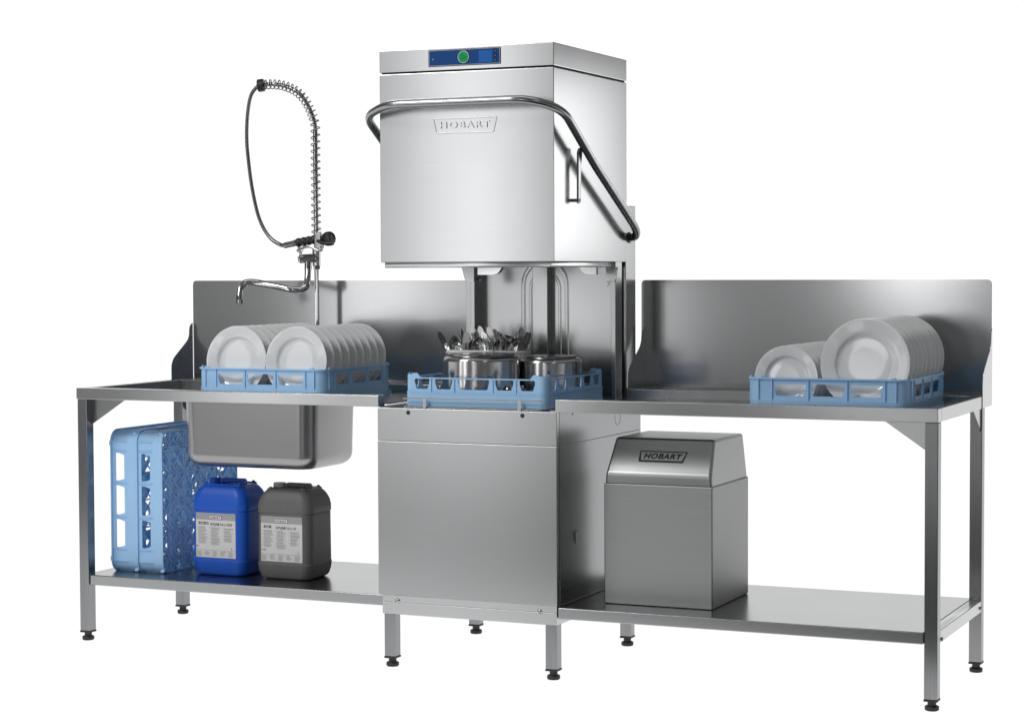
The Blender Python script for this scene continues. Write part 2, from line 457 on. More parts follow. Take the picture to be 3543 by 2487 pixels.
# hood
hd = .0102; HX1 = .6242; HY0 = .0112; HY1 = .6476
b = BM(); hollow(b, hd, HY0, 1.3209, HX1, HY1, 1.9283, .015, .0025); hood = obj('hood', b, 'hood', dw)
b = BM(); box(b, hd+.006, HY0+.006, 1.9275, HX1-.006, HY1-.006, 1.9345); obj('seam', b, 'gap', hood)
b = BM(); hollow(b, .0193, .0215, 1.3037, .6086, .636, 1.3212, .01, .002); bobj('hood_lip', b, 'sheet', hood, .001)
b = BM(); box(b, hd, HY0, 1.9331, HX1, HY1, 2.0056, bev=.0025); cap = obj('hood_cap', b, 'hood', dw)
# pressed emblem
b = BM()
tr = [(.2118, .7318+1), (.4172, 1.7314), (.4290, 1.7813), (.2018, 1.7813)]
tr[0] = (.2118, 1.7314)
tr2 = [(.2155, 1.7352), (.4137, 1.7352), (.4243, 1.7776), (.2063, 1.7776)]
q = sheet2d([rpoly(tr, .006), rpoly(tr2, .004)], .0012, .0007); q.transform(at_y(HY0-.0004)); join(b, q)
q = text2d('HOBART',   .2285, 1.7475, .4040, 1.7690, .0044, bold=.022, spacing=1.25); q.transform(at_y(HY0-.0012)); join(b, q)
bo = obj('emblem', b, 'hood', hood, flat=True)
# brackets and wash arm under the hood
b = BM()
q = sheet2d([rpoly([(.094, 1.3035), (.140, 1.3035), (.140, 1.2545), (.106, 1.2575)], [0, 0, .002, .012])], .003); q.transform(at_y(.45)); join(b, q)
box(b, .138, .452, 1.248, .1405, .515, 1.3035)
cyl(b, (.140, .485, 1.264), (.152, .485, 1.264), .005, 12)
obj('hood_bracket', b, 'sheet', dw)
b = BM()
q = sheet2d([rpoly([(.6055, 1.3035), (.6490, 1.3035), (.6420, 1.262), (.6055, 1.2545)], [0, 0, .006, .002])], .003); q.transform(at_y(.5)); join(b, q)
box(b, .605, .503, 1.252, .6075, .545, 1.3035)
q = BM(); box(q, -.006, -.004, -.006, .006, .004, .006); q.transform(Matrix.Translation((.609, .500, 1.2485)) @ Matrix.Rotation(.5, 4, 'Y')); join(b, q)
obj('hood_bracket', b, 'sheet', dw)
for (xa, xb, yy) in ((.2283, .3160, .30), (.545, .605, .42)):
    b = BM()
    pr = [(xa, 1.3035), (xb, 1.3035), (xb-.012, 1.285), (xb-.032, 1.2795), (xa, 1.2795)] if xa < .4 else [(xa, 1.3035), (xb, 1.3035), (xb, 1.2795), (xa+.030, 1.2795), (xa+.012, 1.286)]
    q = sheet2d([rpoly(pr, [0, 0, .01, .012, .002] if xa < .4 else [0, 0, .002, .012, .01])], .02); q.transform(at_y(yy)); join(b, q); obj('wash_arm', b, 'side', dw)
# control panel
b = BM(); q = sheet2d([rpoly([(.1888, 1.9455), (.4424, 1.9455), (.4424, 1.9985), (.1888, 1.9985)], .003)], .002, .0004); q.transform(at_y(HY0-.0004)); join(b, q)
cp = obj('control_panel', b, 'black', dw)
b = BM(); q = sheet2d([rpoly([(.1912, 1.9478), (.4402, 1.9478), (.4402, 1.9964), (.1912, 1.9964)], .0015), rpoly([(.1920, 1.9486), (.4394, 1.9486), (.4394, 1.9956), (.1920, 1.9956)], .001)], .0006); q.transform(at_y(HY0-.0021)); join(b, q)
obj('frame', b, 'white', cp)
b = BM(); box(b, .1921, HY0-.0022, 1.9487, .4393, HY0-.0015, 1.9955); obj('glass', b, 'panel', cp)
def disc_ring(r1, r0, x, z, y, th=.0004, n=48):
    q = BM(); ring(q, [(r1*math.cos(2*PI*k/n), r1*math.sin(2*PI*k/n)) for k in range(n)], [(r0*math.cos(2*PI*k/n), r0*math.sin(2*PI*k/n)) for k in range(n)], 0, th)
    q.transform(Matrix.Translation((x, y, z)) @ XZ); return q
b = BM(); join(b, disc_ring(.0226, .0212, .3135, 1.9722, HY0-.00225, .0002))
obj('button_surround', b, 'panel_dark', cp)
for xx, zz, rr in ((.4250, 1.9888, .0068), (.4250, 1.9750, .0068), (.4250, 1.9612, .0068), (.2058, 1.9688, .0042)):
    b = BM(); cyl(b, (xx, HY0-.0022, zz), (xx, HY0-.0027, zz), rr, 24); obj('touch_key', b, 'panel_dark', cp)
b = BM(); box(b, .3665, HY0-.0028, 1.9520, .4135, HY0-.0022, 1.9905); obj('screen', b, 'screen', cp)
b = BM()
cyl(b, (.3135, HY0-.002, 1.9722), (.3135, HY0-.0048, 1.9722), .0197, 48, .001)
bt = obj('button_rim', b, 'white', cp)
b = BM(); cyl(b, (.3135, HY0-.002, 1.9722), (.3135, HY0-.0056, 1.9722), .0180, 48, .0008); obj('start_button', b, 'green', cp)
b = BM()
tri = [(.3085, 1.9635), (.3085, 1.9809), (.3225, 1.9722)]; tri2 = [(.3099, 1.9660), (.3099, 1.9784), (.3199, 1.9722)]
q = sheet2d([tri, tri2], .0006); q.transform(at_y(HY0-.0058)); join(b, q); obj('play_symbol', b, 'darkgreen', cp)
b = BM(); box(b, .2040, HY0-.0031, 1.9673, .2070, HY0-.0026, 1.9703); obj('indicator', b, 'white', cp)
for zz in (1.9888, 1.9750, 1.9612):
    b = BM(); q = BM(); box(q, -.0004, -.0014, 0, .0004, .0014, .0003); q.transform(Matrix.Translation((.4243, HY0-.0027, zz-.0024)) @ XZ @ Matrix.Rotation(.7, 4, 'Z')); join(b, q)
    obj('icon', b, 'white', cp)
# lifting handle
HR = .0135
b = BM()
P = [(.632, .672, 1.405), (.650, .668, 1.4065), (.663, .640, 1.4300), (.663, .26, 1.6300), (.663, -.010, 1.7935), (.575, -.080, 1.8240), (.083, -.080, 1.8240), (-.030, -.010, 1.7935), (-.030, .26, 1.6300), (-.030, .640, 1.4300), (-.017, .668, 1.4065), (.004, .672, 1.405)]
tube(b, fillet(P, .055, 8), HR, 18); hl = obj('lift_handle', b, 'tube', dw)
b = BM()
cyl(b, (.618, .672, 1.405), (.636, .672, 1.405), .011, 20, .001); q = BM(); cyl(q, (.622, .668, 1.404), (.628, .668, 1.404), .019, 20, .001); join(b, q)
obj('pivot', b, 'black', hl)
for sx, xx in ((1, .641), (-1, -.008)):
    b = BM()
    q = sheet2d([rpoly([(.1545, 1.5070), (.1740, 1.5070), (.1745, 1.6200), (.1880, 1.6790), (.1725, 1.6850), (.1560, 1.6720)], [.008, .008, .01, .006, .008, .01])], .006, .0006); q.transform(at_x(xx+.004)); join(b, q)
    cyl(b, (xx-.016*sx, .1643, 1.5165), (xx+.004, .1643, 1.5165), .0055, 20)
    lk = obj('link', b, 'tube', hl)
    if sx > 0:
        b = BM(); cyl(b, (xx+.006, .1643, 1.5165), (xx+.0100, .1643, 1.5165), .0058, 20, .0006); obj('rivet', b, 'white', lk)
# rack guide rail
b = BM()
tube(b, [(.095, .002, .8815), (.108, .002, .8815), (.110, .002, .8815), (.560, .002, .8815), (.563, .002, .8815), (.582, .002, .8815)], .0026, 10)
tube(b, [(.098, .006, .8535), (.575, .006, .8535)], .0026, 10)
tube(b, [(.098, .006, .8535), (.096, .03, .853)], .0026, 10); tube(b, [(.570, .006, .8535), (.605, .05, .8525)], .0026, 10)
for xx in (.172, .507):
    box(b, xx-.0055, -.0012, .8520, xx+.0055, -.0002, .8835); box(b, xx-.0055, -.0012, .8510, xx+.0055, .02, .8520)
obj('rack_guide', b, 'tube', dw)
for xa, xb in ((.602, .6255),):
    b = BM(); box(b, xa, .0225, .8470, xb, .60, .8530); obj('rack_runner', b, 'tube', dw)

# ================================================================== pre-rinse tap
fc = thing('pre_rinse_tap', 'tall chrome pre-rinse tap with coiled spring, looping hose and swan spout behind the sink', 'tap', (-.606, .68, TZ))
b = BM(); cyl(b, (-.606, .68, TZ), (-.606, .68, TZ+.012), .024, 28, .003); cyl(b, (-.606, .68, TZ+.005), (-.606, .68, 1.812), .0092, 20)
obj('riser', b, 'chrome', fc)
CUR = [(-.6061, .68, 1.8107), (-.608, .6778, 1.8377), (-.6202, .6756, 1.874), (-.6394, .6733, 1.9106), (-.6655, .6711, 1.9415), (-.6987, .6689, 1.9618), (-.7391, .6667, 1.9753), (-.7798, .6644, 1.9803), (-.8065, .6622, 1.9794), (-.8263, .66, 1.977)]
HOS = [(-.8263, .66, 1.977), (-.8427, .6577, 1.9684), (-.8628, .6554, 1.9417), (-.8739, .6531, 1.8933), (-.8789, .6508, 1.8326), (-.8782, .6485, 1.7656), (-.8705, .6462, 1.6984), (-.8593, .6438, 1.6251), (-.8445, .6415, 1.5579), (-.8261, .6392, 1.4968), (-.8006, .6369, 1.4478), (-.7681, .6346, 1.4111), (-.732, .6323, 1.3914), (-.7118, .63, 1.3872)]
def ribbed(bm, pts, r, pitch, amp):
    P = smooth_path(pts, 8); D = [0]
    for a, c in zip(P, P[1:]): D.append(D[-1]+(c-a).length)
    n = int(D[-1]/(pitch/4)); Q = []; j = 0
    for i in range(n+1):
        s = D[-1]*i/n
        while j < len(D)-2 and D[j+1] < s: j += 1
        f = (s-D[j])/max(D[j+1]-D[j], 1e-9); Q.append(P[j].lerp(P[j+1], min(f, 1)))
    cnt = [0]
    tube(bm, Q, lambda t: r+amp*(1 if round(t*n) % 4 < 2 else -1), 12)
b = BM(); ribbed(b, CUR+HOS[1:], .0070, .0062, .0007); obj('hose', b, 'hose', fc)
# coiled spring
base = [(-.6062, .68, 1.428)]+[(-.6061, .68, 1.428+.04*k) for k in range(1, 10)]
axis = smooth_path(base+CUR, 10); D = [0]
for a, c in zip(axis, axis[1:]): D.append(D[-1]+(c-a).length)
F = frames(axis); S = []; L_ = D[-1]; j = 0; ph = 0; NS = 900; prev = 0
for i in range(NS+1):
    s = L_*i/NS
    while j < len(D)-2 and D[j+1] < s: j += 1
    f = (s-D[j])/max(D[j+1]-D[j], 1e-9); p = axis[j].lerp(axis[j+1], min(f, 1)); t, u, v = F[j]
    pitch = .0245 if s < L_*.60 else .0175
    ph += 2*PI*(s-prev)/pitch; prev = s
    S.append(p+(u*math.cos(ph)+v*math.sin(ph))*.0168)
b = BM(); tube(b, S, .0023, 7); obj('spring', b, 'hose', fc)
b = BM(); m = Matrix.Translation((-.8235, .66, 1.9775)) @ Vector((-1, -.35, -.12)).to_track_quat('Z', 'Y').to_matrix().to_4x4()
lathe(b, [(.009, -.013), (.0215, -.013), (.0235, -.011), (.0235, .009), (.0215, .011), (.013, .011), (.009, .004)], 32, m); obj('spring_collar', b, 'black', fc)
# spray gun: coupling, ribbed grip, block, head, lever
sg = BM(); P0 = Vector((-.7118, .63, 1.3875)); P1 = Vector((-.6560, .627, 1.3968)); P2 = Vector((-.5700, .6233, 1.4098))
cyl(sg, P0, P1, .0115, 20, .002); cyl(sg, P0.lerp(P1, .75), P1+(P1-P0)*.12, .0135, 6, .001); gun = obj('spray_gun', sg, 'chrome', fc)
b = BM(); P = [P1.lerp(P2, k/40) for k in range(41)]
tube(b, P, lambda t: .0125+.0042*abs(math.sin(PI*(t*4.0+.15)))**.7, 18); obj('grip', b, 'black', gun)
b = BM(); box(b, -.572, .606, 1.3760, -.548, .636, 1.4280, bev=.002); box(b, -.567, .611, 1.4275, -.555, .629, 1.4360, bev=.001); obj('spray_block', b, 'tube', gun)
b = BM(); m = Matrix.Translation((-.5300, .625, 1.4098)) @ Vector((1, -.55, .05)).to_track_quat('Z', 'Y').to_matrix().to_4x4()
lathe(b, [(0, -.022), (.009, -.022), (.011, -.008), (.020, .002), (.0235, .008), (.0235, .014), (0, .014)], 28, m); obj('spray_head', b, 'chrome', gun)
b = BM(); lathe(b, [(.0225, .004), (.0262, .004), (.0262, .0175), (.0225, .0185), (.0205, .015)], 32, m); obj('rubber_ring', b, 'black', gun)
b = BM(); tube(b, smooth_path([(-.556, .604, 1.4025), (-.540, .590, 1.399), (-.520, .585, 1.3935), (-.500, .586, 1.3935), (-.4840, .588, 1.3935)], 5), lambda t: .0078 if t > .55 else .0068, 14); obj('stay_lever', b, 'black', gun)
b = BM(); tube(b, smooth_path([(-.5520, .612, 1.3830), (-.5455, .612, 1.3702), (-.5661, .612, 1.3684), (-.5934, .612, 1.3823), (-.6209, .612, 1.3784), (-.6487, .612, 1.3667)], 6), .0030, 10, flat=1.6); obj('trigger', b, 'tube', gun)
b = BM(); tube(b, smooth_path([(-.6230, .612, 1.400), (-.6222, .612, 1.380), (-.6240, .612, 1.368), (-.6330, .612, 1.3605), (-.6420, .612, 1.362)], 5), .0012, 6); obj('wire_hook', b, 'chrome', gun)
# mixer body
b = BM()
cyl(b, (-.6560, .64, 1.3378), (-.600, .668, 1.3420), .0165, 28, .003); cyl(b, (-.625, .655, 1.340), (-.600, .680, 1.3425), .0125, 24)
cyl(b, (-.606, .68, 1.312), (-.606, .68, 1.375), .0150, 28, .002); cyl(b, (-.6058, .68, 1.300), (-.606, .68, 1.3125), .0125, 6, .001)
mix = obj('mixer_body', b, 'chrome', fc)
b = BM(); cyl(b, (-.6575, .6392, 1.3377), (-.6600, .638, 1.3375), .0115, 24, .001); obj('valve_cap', b, 'white', mix)
b = BM(); q = sheet2d([rpoly([(-.6602, 1.3810), (-.6502, 1.3830), (-.6395, 1.3480), (-.6480, 1.3460)], .002)], .004); q.transform(at_y(.636)); join(b, q); obj('valve_lever', b, 'tube', mix)
b = BM(); cyl(b, (-.6255, .6525, 1.3300), (-.6250, .65, 1.2975), .0130, 24, .002); cyl(b, (-.6252, .651, 1.3130), (-.6250, .6502, 1.3000), .0142, 6, .001); obj('spout_nut', b, 'chrome', mix)
b = BM()
SP = [(-.625, .65, 1.302), (-.6215, .6420, 1.2750), (-.618, .6264, 1.2413), (-.6261, .6145, 1.2306), (-.6401, .6027, 1.2259), (-.6677, .5909, 1.2292), (-.7300, .5820, 1.2412), (-.7920, .5700, 1.2520), (-.8180, .5590, 1.2545), (-.8350, .5470, 1.2490), (-.8425, .5360, 1.2330), (-.8410, .526, 1.205), (-.8374, .52, 1.1775)]
tube(b, smooth_path(SP, 6), .0122, 20); tube(b, [(-.8378, .5210, 1.190), (-.8372, .5195, 1.1760)], .0132, 18); obj('spout', b, 'chrome', mix)

# ================================================================== dish racks
def rack_walls(kind):
    """one mesh: four pierced walls joined round the corners, outer ribs, bottom band and top lip"""
    b = BM(); H = .25
    A = kind == 'A'
    rc = .040 if A else .022
    top = .105 if A else .093
    if A:
        wins = [(.172, .372), (.404, .612), (.645, .842)]; ribs = [.165-.09, .160, .388, .628, .858, .925]; wz = (.052, .088); side = .247
    else:
        wins = [(.070, .178), (.217, .340), (.383, .602), (.644, .772), (.813, .922)]; ribs = [.19, .355, .628, .79]; wz = (.056, .089); side = .2475
    zl = .040 if A else .047
    x0, x1 = -H+rc, H-rc
    holes = []
    for a, c in wins:
        xa, xc = -H+a*.5, -H+c*.5; k = .007
        if kind == 'M': xa, xc = max(xa, x0+.004), min(xc, x1-.004)
        holes.append(rpoly([(xa+k, wz[0]), (xc-k, wz[0]), (xc, wz[1]-.010), (xc-.001, wz[1]), (xa+.001, wz[1]), (xa, wz[1]-.010)], .0035, 3))
    if A: outl = [(x0, zl-.006), (x1, zl-.006), (x1, top), (x0, top)]
    else:
        e = .035
        outl = [(x0, zl-.006), (x1, zl-.006), (x1, .103), (x1-.004, .103), (x1-.005, .107), (x1-e+.012, .107), (x1-e, top), (x0+e, top), (x0+e-.012, .107), (x0+.005, .107), (x0+.004, .103), (x0, .103)]
    for s in range(4):
        q = sheet2d([outl]+holes, .003)
        q.transform(Matrix.Rotation(PI/2*s, 4, 'Z') @ at_y(-side+.0015)); join(b, q)
    # corner shells
    n = 6
    for s in range(4):
        q = BM(); cx = side-rc+(H-side); pts_o = [(H-rc+(side-H+rc)*math.cos(PI/2*k/n), H-rc+(side-H+rc)*math.sin(PI/2*k/n)) for k in range(n+1)]
        pts_i = [(H-rc+(side-H+rc-.003)*math.cos(PI/2*k/n), H-rc+(side-H+rc-.003)*math.sin(PI/2*k/n)) for k in range(n+1)]
        prism_z(q, pts_o+pts_i[::-1], zl-.006, .105 if A else .103)
        q.transform(Matrix.Rotation(PI/2*s, 4, 'Z')); join(b, q)
    # band
    ring(b, rsq(H, H, rc+.002), rsq(H-.004, H-.004, rc), 0 if A else .0, zl)
    if A: ring(b, rsq(H+.0035, H+.0035, rc+.004), rsq(H-.0065, H-.0065, rc-.002), .102, .1065)
    else:
        ring(b, rsq(H+.0015, H+.0015, rc+.004), rsq(H-.0035, H-.0035, rc), zl-.003, zl-.0005)
        for s in range(4):
            q = BM(); box(q, x0+.036, -H-.0005, .0895, x1-.036, -H+.006, .0935); q.transform(Matrix.Rotation(PI/2*s, 4, 'Z')); join(b, q)
    for s in range(4):
        R = Matrix.Rotation(PI/2*s, 4, 'Z')
        for f in ribs:
            q = BM(); x = -H+f*.5; box(q, x-.0011, -H-.0012, zl-.002, x+.0011, -side+.001, (.103 if A else .0925)); q.transform(R); join(b, q)
        if A:
            for sx in (-1, 1):
                q = BM(); box(q, sx*(H-.045)-.008, -H-.0015, .1055, sx*(H-.045)+.008, -H+.004, .1120, bev=.001); q.transform(R); join(b, q)
    bmesh.ops.recalc_face_normals(b, faces=b.faces[:])
    return b

def rack_grid(deep):
    b = BM(); h = .2455
    for k in range(-2, 3):
        c = k*.0975
        bar(b, (c, -h), (c, h), .0028, 0, deep); bar(b, (-h, c), (h, c), .0028, 0, deep)
    for s in range(-4, 5):                                        # finer diagonal lattice
        for sg in (1, -1):
            c = s*.1
            p = []
            for x in (-h, h):
                y = sg*x+c
                p.append((x, y))
            (xa, ya), (xb, yb) = p
            def clip(x, y):
                if y > h: x, y = (h-c)/sg, h
                if y < -h: x, y = (-h-c)/sg, -h
                return x, y
            pa, pb = clip(xa, ya), clip(xb, yb)
            if abs(pa[0]-pb[0]) > .02: bar(b, pa, pb, .0036, 0, deep*.8)
    for k in range(-6, 7):
        c = k*.0365
        if k % 4 == 1: bar(b, (c, -h), (c, h), .0030, .001, .0055); bar(b, (-h, c), (h, c), .0030, .001, .0055)
    for s in range(-9, 10):
        c = s*.05
        if s % 2 == 0: continue
        for sg in (1, -1):
            xs = sorted([(-h-c)/sg, (h-c)/sg]); xa, xb = max(-h, xs[0]), min(h, xs[1])
            if xb-xa > .02: bar(b, (xa, sg*xa+c), (xb, sg*xb+c), .003, .001, .006)
    # gusset webs: broad triangles in some cells
    for (cx, cy, r) in ((-.146, .05, 0), (.05, -.146, 1), (-.146, -.15, 2), (.146, .146, 3), (.146, -.05, 0), (-.05, .146, 2)):
        q = BM(); prism_z(q, [(-.048, -.048), (.048, -.048), (-.030, .046)], .0065, .0085); q.transform(Matrix.Translation((cx, cy, 0)) @ Matrix.Rotation(PI/2*r, 4, 'Z')); join(b, q)
    return b

def peg_rows():
    b = BM()
    for iy in range(-4, 5):
        for x in (-.20, -.145, -.10, -.03, .03, .09, .15, .205):
            y = iy*.0535+.018
            q = BM(); box(q, -.003, -.002, 0, .003, .002, .058); 
            for v in q.verts:
                if v.co.z > .03: v.co.x *= .5; v.co.y *= .5
            q.transform(Matrix.Translation((x, y, .010))); join(b, q)
    return b

wA, wM, gA, gM = rack_walls('A'), rack_walls('M'), rack_grid(.018), rack_grid(.008)
join(gA, peg_rows())
mesh_store = {}
def rack(label, loc, rot, kind, pegs, first={}):
    r = thing('dish_rack', label, 'dish rack', loc, 'light blue plastic dish racks', rot)
    for nm, key, bm_ in (('wall', 'w'+kind, None), ('base_grid', 'g'+kind, None)):
        if key not in mesh_store:
            src = {'wA': wA, 'wM': wM, 'gA': gA, 'gM': gM}[key]
            o = obj(nm, src, 'rack', r, world=False); mesh_store[key] = o.data
        else:
            o = bpy.data.objects.new(nm, mesh_store[key]); C.objects.link(o); o.parent = r
    return r
LRX, LRY = -.733, .062
RRX, RRY = 1.230, .082
rack('blue rack on the sink table holding two rows of equal white plates', (LRX+.25, LRY+.25, PAN), None, 'A', True)
rack('blue rack on the outlet table holding a small-plate row and a large-plate row', (RRX+.25, RRY+.25, PAN), None, 'A', True)
rack('blue rack with raised corners inside the machine, holding pots and cutlery', (.3430, .2650, .8565), None, 'M', False)
rack('empty blue rack on its side on the shelf, the one nearer the table leg', (-1.0295, .380, .2335+.25), (0, -PI/2, 0), 'A', True)
rack('empty blue rack on its side on the shelf, the one nearer the blue canister', (-.9215, .380, .2335+.25), (0, -PI/2, 0), 'A', True)

# ================================================================== plates
def plate_mesh(R, name, dz=1.):
    """front face towards +z"""
    t = .0032
    f = [(0, 0), (.35, 0), (.56, .0002), (.625, .0016), (.665, .0060), (.69, .0096), (.72, .0112), (.80, .0135), (.92, .0172), (.975, .0190), (.995, .0192)]
    f = [(r, z*dz) for r, z in f]
    prof = [(r*R, z) for r, z in f]
    prof += [(R, .0180*dz)]
    back = [(r*R+.0002, z-t) for r, z in f[::-1]]
    back = [(min(r, R-.0008), z) for r, z in back]
    prof += back[:-1]
    foot = .60*R
    out = []
    for r, z in prof[:12]: out.append((r, z))
    bk = [p for p in prof[12:]]
    for r, z in bk:
        out.append((r, z))
    # foot ring
    out2 = []; done = False
    for i, (r, z) in enumerate(out):
        if i > 12 and not done and r < foot:
            out2 += [(foot+.003, z+.000), (foot+.0025, -t-.0045), (foot-.0025, -t-.0045), (foot-.003, -t)]; done = True
        out2.append((r, z))
    out2.append((0, -t))
    b = BM(); lathe(b, out2, 72)
    me = bpy.data.meshes.new(name); b.to_mesh(me); b.free(); me.materials.append(M['china'])
    for p in me.polygons: p.use_smooth = True
    me.set_sharp_from_angle(angle=math.radians(50))
    return me
ordi = ['', 'second', 'third', 'fourth', 'fifth', 'sixth', 'seventh', 'eighth']
def plate_row(me, x, z, y0, dy, n, tilt, size, where, group):
    for k in range(n):
        o = bpy.data.objects.new('plate', me); C.objects.link(o)
        w = 'front-most' if k == 0 else ('rear-most' if k == n-1 else ordi[k]+' from the front')
        tag(o, '%s white plate, %s in %s' % (size, w, where), 'plate', group)
        jx = random.uniform(-.0012, .0012); jt = random.uniform(-.02, .02)
        o.location = (x+jx, y0+dy*k+random.uniform(-.0015, .0015), z)
        o.rotation_euler = (PI/2-tilt+jt, random.uniform(-3, 3)*0, random.uniform(-.012, .012))
mA = plate_mesh(.1185, 'dinner_plate'); mS = plate_mesh(.1000, 'side_plate', .75); mB = plate_mesh(.1370, 'large_plate', .85)
plate_row(mA, -.5915, .9885, .112, .0535, 9, .09, 'medium', 'the spout-side row', 'plates in the left rack, row by the spout')
plate_row(mA, -.3580, .9885, .112, .0535, 9, .09, 'medium', 'the row nearer the machine', 'plates in the left rack, row by the machine')
plate_row(mS, 1.3440, .9615, .130, .0530, 9, .12, 'small', 'the row of small plates', 'small plates in the right rack')
plate_row(mB, 1.5885, 1.0090, .132, .0580, 9, .12, 'large', 'the row of large plates', 'large plates in the right rack')

# ================================================================== pots
def pot(label, x, y, R, z0, ztop, handles):
    r = thing('cooking_pot', label, 'pot', (x, y, z0), 'upturned steel pots')
    b = BM(); h = ztop-z0; hb = h-.012
    hb = h-.008; prof = [(R+.0035, 0), (R+.0045, .0015), (R+.003, .004), (R, .006), (R, hb-.016)]
    for k in range(1, 9):
        a = PI/2*k/8; prof.append((R-.015+.015*math.cos(a), hb-.0155+.0155*math.sin(a)))
    prof += [(0, hb)]
    inn = [(0, hb-.003), (R-.032, hb-.003), (R-.0045, hb-.03), (R-.0025, .006), (R+.0035, 0)]
    q = BM(); lathe(q, prof, 96); join(b, q); q = BM(); lathe(q, inn, 64); join(b, q)
    obj('body', b, 'pot', r, world=False, angle=40)
    b = BM(); lathe(b, [(R-.019, hb-.001), (R-.0170, hb+.003), (R-.0170, hb+.0065), (R-.0185, hb+.008), (R-.03, hb+.0082), (0, hb+.008)], 96)
    obj('base_disc', b, 'top', r, world=False, angle=40)
    for a in handles:
        b = BM(); w = .042; e = .044
        ca, sa = math.cos(a), math.sin(a)
        def P(u, v, z): return (ca*u-sa*v, sa*u+ca*v, z)
        pts = [P(R-.004, -w, .040), P(R+.010, -w, .038), P(R+e, -w+.012, .022), P(R+e, w-.012, .022), P(R+.010, w, .038), P(R-.004, w, .040)]
        tube(b, fillet(pts, .018, 5), .0042, 12)
        for s in (-1, 1):
            cyl(b, P(R-.002, s*w, .040), P(R+.005, s*w, .040), .011, 20, .001)
        obj('handle', b, 'chrome', r, world=False)
    return r
pot('large upturned steel pot at the front of the rack inside the machine', .2815, .200, .1285, .8685, 1.0215, [PI+.15, -.12])
pot('small upturned steel pot behind and beside the large one in the machine rack', .4670, .346, .1055, .8685, 1.0120, [-PI/2+.35, PI/2+.35])

# ================================================================== cutlery basket and cutlery
cb = thing('cutlery_basket', 'off-white plastic cutlery basket full of knives, forks and spoons behind the pots', 'basket', (.205, .425, .868))
b = BM()
def lobes(e):
    o = []
    n = 16
    for k in range(n+1): a = -PI/2+PI*k/n; o.append((.085+(.064+e)*math.cos(a)*1.02, (.050+e)*math.sin(a)))
    o.append((0.004, .043+e)); 
    for k in range(n+1): a = PI/2+PI*k/n; o.append((-.085+(.064+e)*math.cos(a)*1.02, (.050+e)*math.sin(a)))
    o.append((-.004, -.043-e))
    return o
T = Matrix.Translation
q = BM(); ring(q, lobes(.004), lobes(-.003), .146, .156); bmesh.ops.bevel(q, geom=[e for e in q.edges], offset=.0018, segments=2, affect='EDGES'); join(b, q)
obj('rim', b, 'basket', cb, world=False)
b = BM(); ring(b, lobes(0), lobes(-.002), 0, .147); prism_z(b, lobes(-.001), 0, .003)
for k in range(0, 34):
    lp = lobes(.0018); i = k*len(lp)//34; x, y = lp[i]
    box(b, x-.0014, y-.0014, .004, x+.0014, y+.0014, .140)
obj('ribbed_wall', b, 'basket', cb, world=False)
b = BM(); box(b, -.001, -.042, .003, .001, .042, .140); obj('divider', b, 'basket', cb, world=False)

def outline_solid(rows, thick, dish=None):
    """piece lying along +z: rows of (z, half width); optional dish (bowl) depth per row"""
    bm = BM(); prev = None; n = 6
    for i, (z, w) in enumerate(rows):
        fr = []; bk = []
        for k in range(-n, n+1):
            u = k/n; d = (dish[i] if dish else 0)*(1-u*u)
            fr.append(bm.verts.new((u*w, -thick/2+d, z))); bk.append(bm.verts.new((u*w, thick/2+d, z)))
        cur = (fr, bk)
        if prev:
            for side in (0, 1):
                a, c = prev[side], cur[side]
                for k in range(2*n):
                    f = (a[k], a[k+1], c[k+1], c[k]); bm.faces.new(f if side == 0 else f[::-1])
            for e in (0, -1):
                bm.faces.new((prev[0][e], cur[0][e], cur[1][e], prev[1][e]) if e == 0 else (prev[1][e], cur[1][e], cur[0][e], prev[0][e]))
        else:
            for k in range(2*n): bm.faces.new((fr[k], bk[k], bk[k+1], fr[k+1]))
        prev = cur
    for k in range(2*n): bm.faces.new((prev[0][k], prev[0][k+1], prev[1][k+1], prev[1][k]))
    bmesh.ops.recalc_face_normals(bm, faces=bm.faces[:])
    return bm
handle = [(-.20, .0085), (-.19, .0100), (-.15, .0085), (-.10, .0055)]
knife = outline_solid([(z, w*.9) for z, w in handle]+[(-.098, .0085), (-.08, .0105), (-.04, .0108), (-.022, .0110), (-.012, .0098), (-.004, .0066), (0, .0018)], .0016)
for v in knife.verts:
    if v.co.z > -.05: v.co.x -= .0035*((v.co.z+.05)/.05)**2
sz = [(-.066, .0035), (-.060, .0050), (-.052, .0115), (-.042, .0170), (-.030, .0198), (-.018, .0185), (-.009, .0140), (-.003, .0075), (0, .0020)]
spoon = outline_solid([(z, w) for z, w in handle]+[(-.08, .0035)]+sz, .0014, [0]*4+[0, 0, .001, .004, .0075, .009, .008, .005, .002, 0])
fork = outline_solid(handle+[(-.075, .0035), (-.062, .0060), (-.054, .0110), (-.046, .0125), (-.040, .0125)], .0016, [0]*5+[.001, .003, .004, .004])
for kx in (-.0104, -.0035, .0035, .0104):
    q = BM(); prism_z(q, [(kx-.0018, -.0008+.003), (kx+.0018, -.0008+.003), (kx+.0018, .0008+.003), (kx-.0018, .0008+.003)], -.041, 0)
    for v in q.verts:
        if v.co.z > -.01: v.co.x = kx+(v.co.x-kx)*.35; v.co.y -= .003
    join(fork, q)
proto = {}
for nm, bm_ in (('knife', knife), ('spoon', spoon), ('fork', fork)):
    me = bpy.data.meshes.new(nm); bm_.to_mesh(me); bm_.free(); me.materials.append(M['cutlery'])
    for p in me.polygons: p.use_smooth = True
    me.set_sharp_from_angle(angle=math.radians(50)); proto[nm] = me
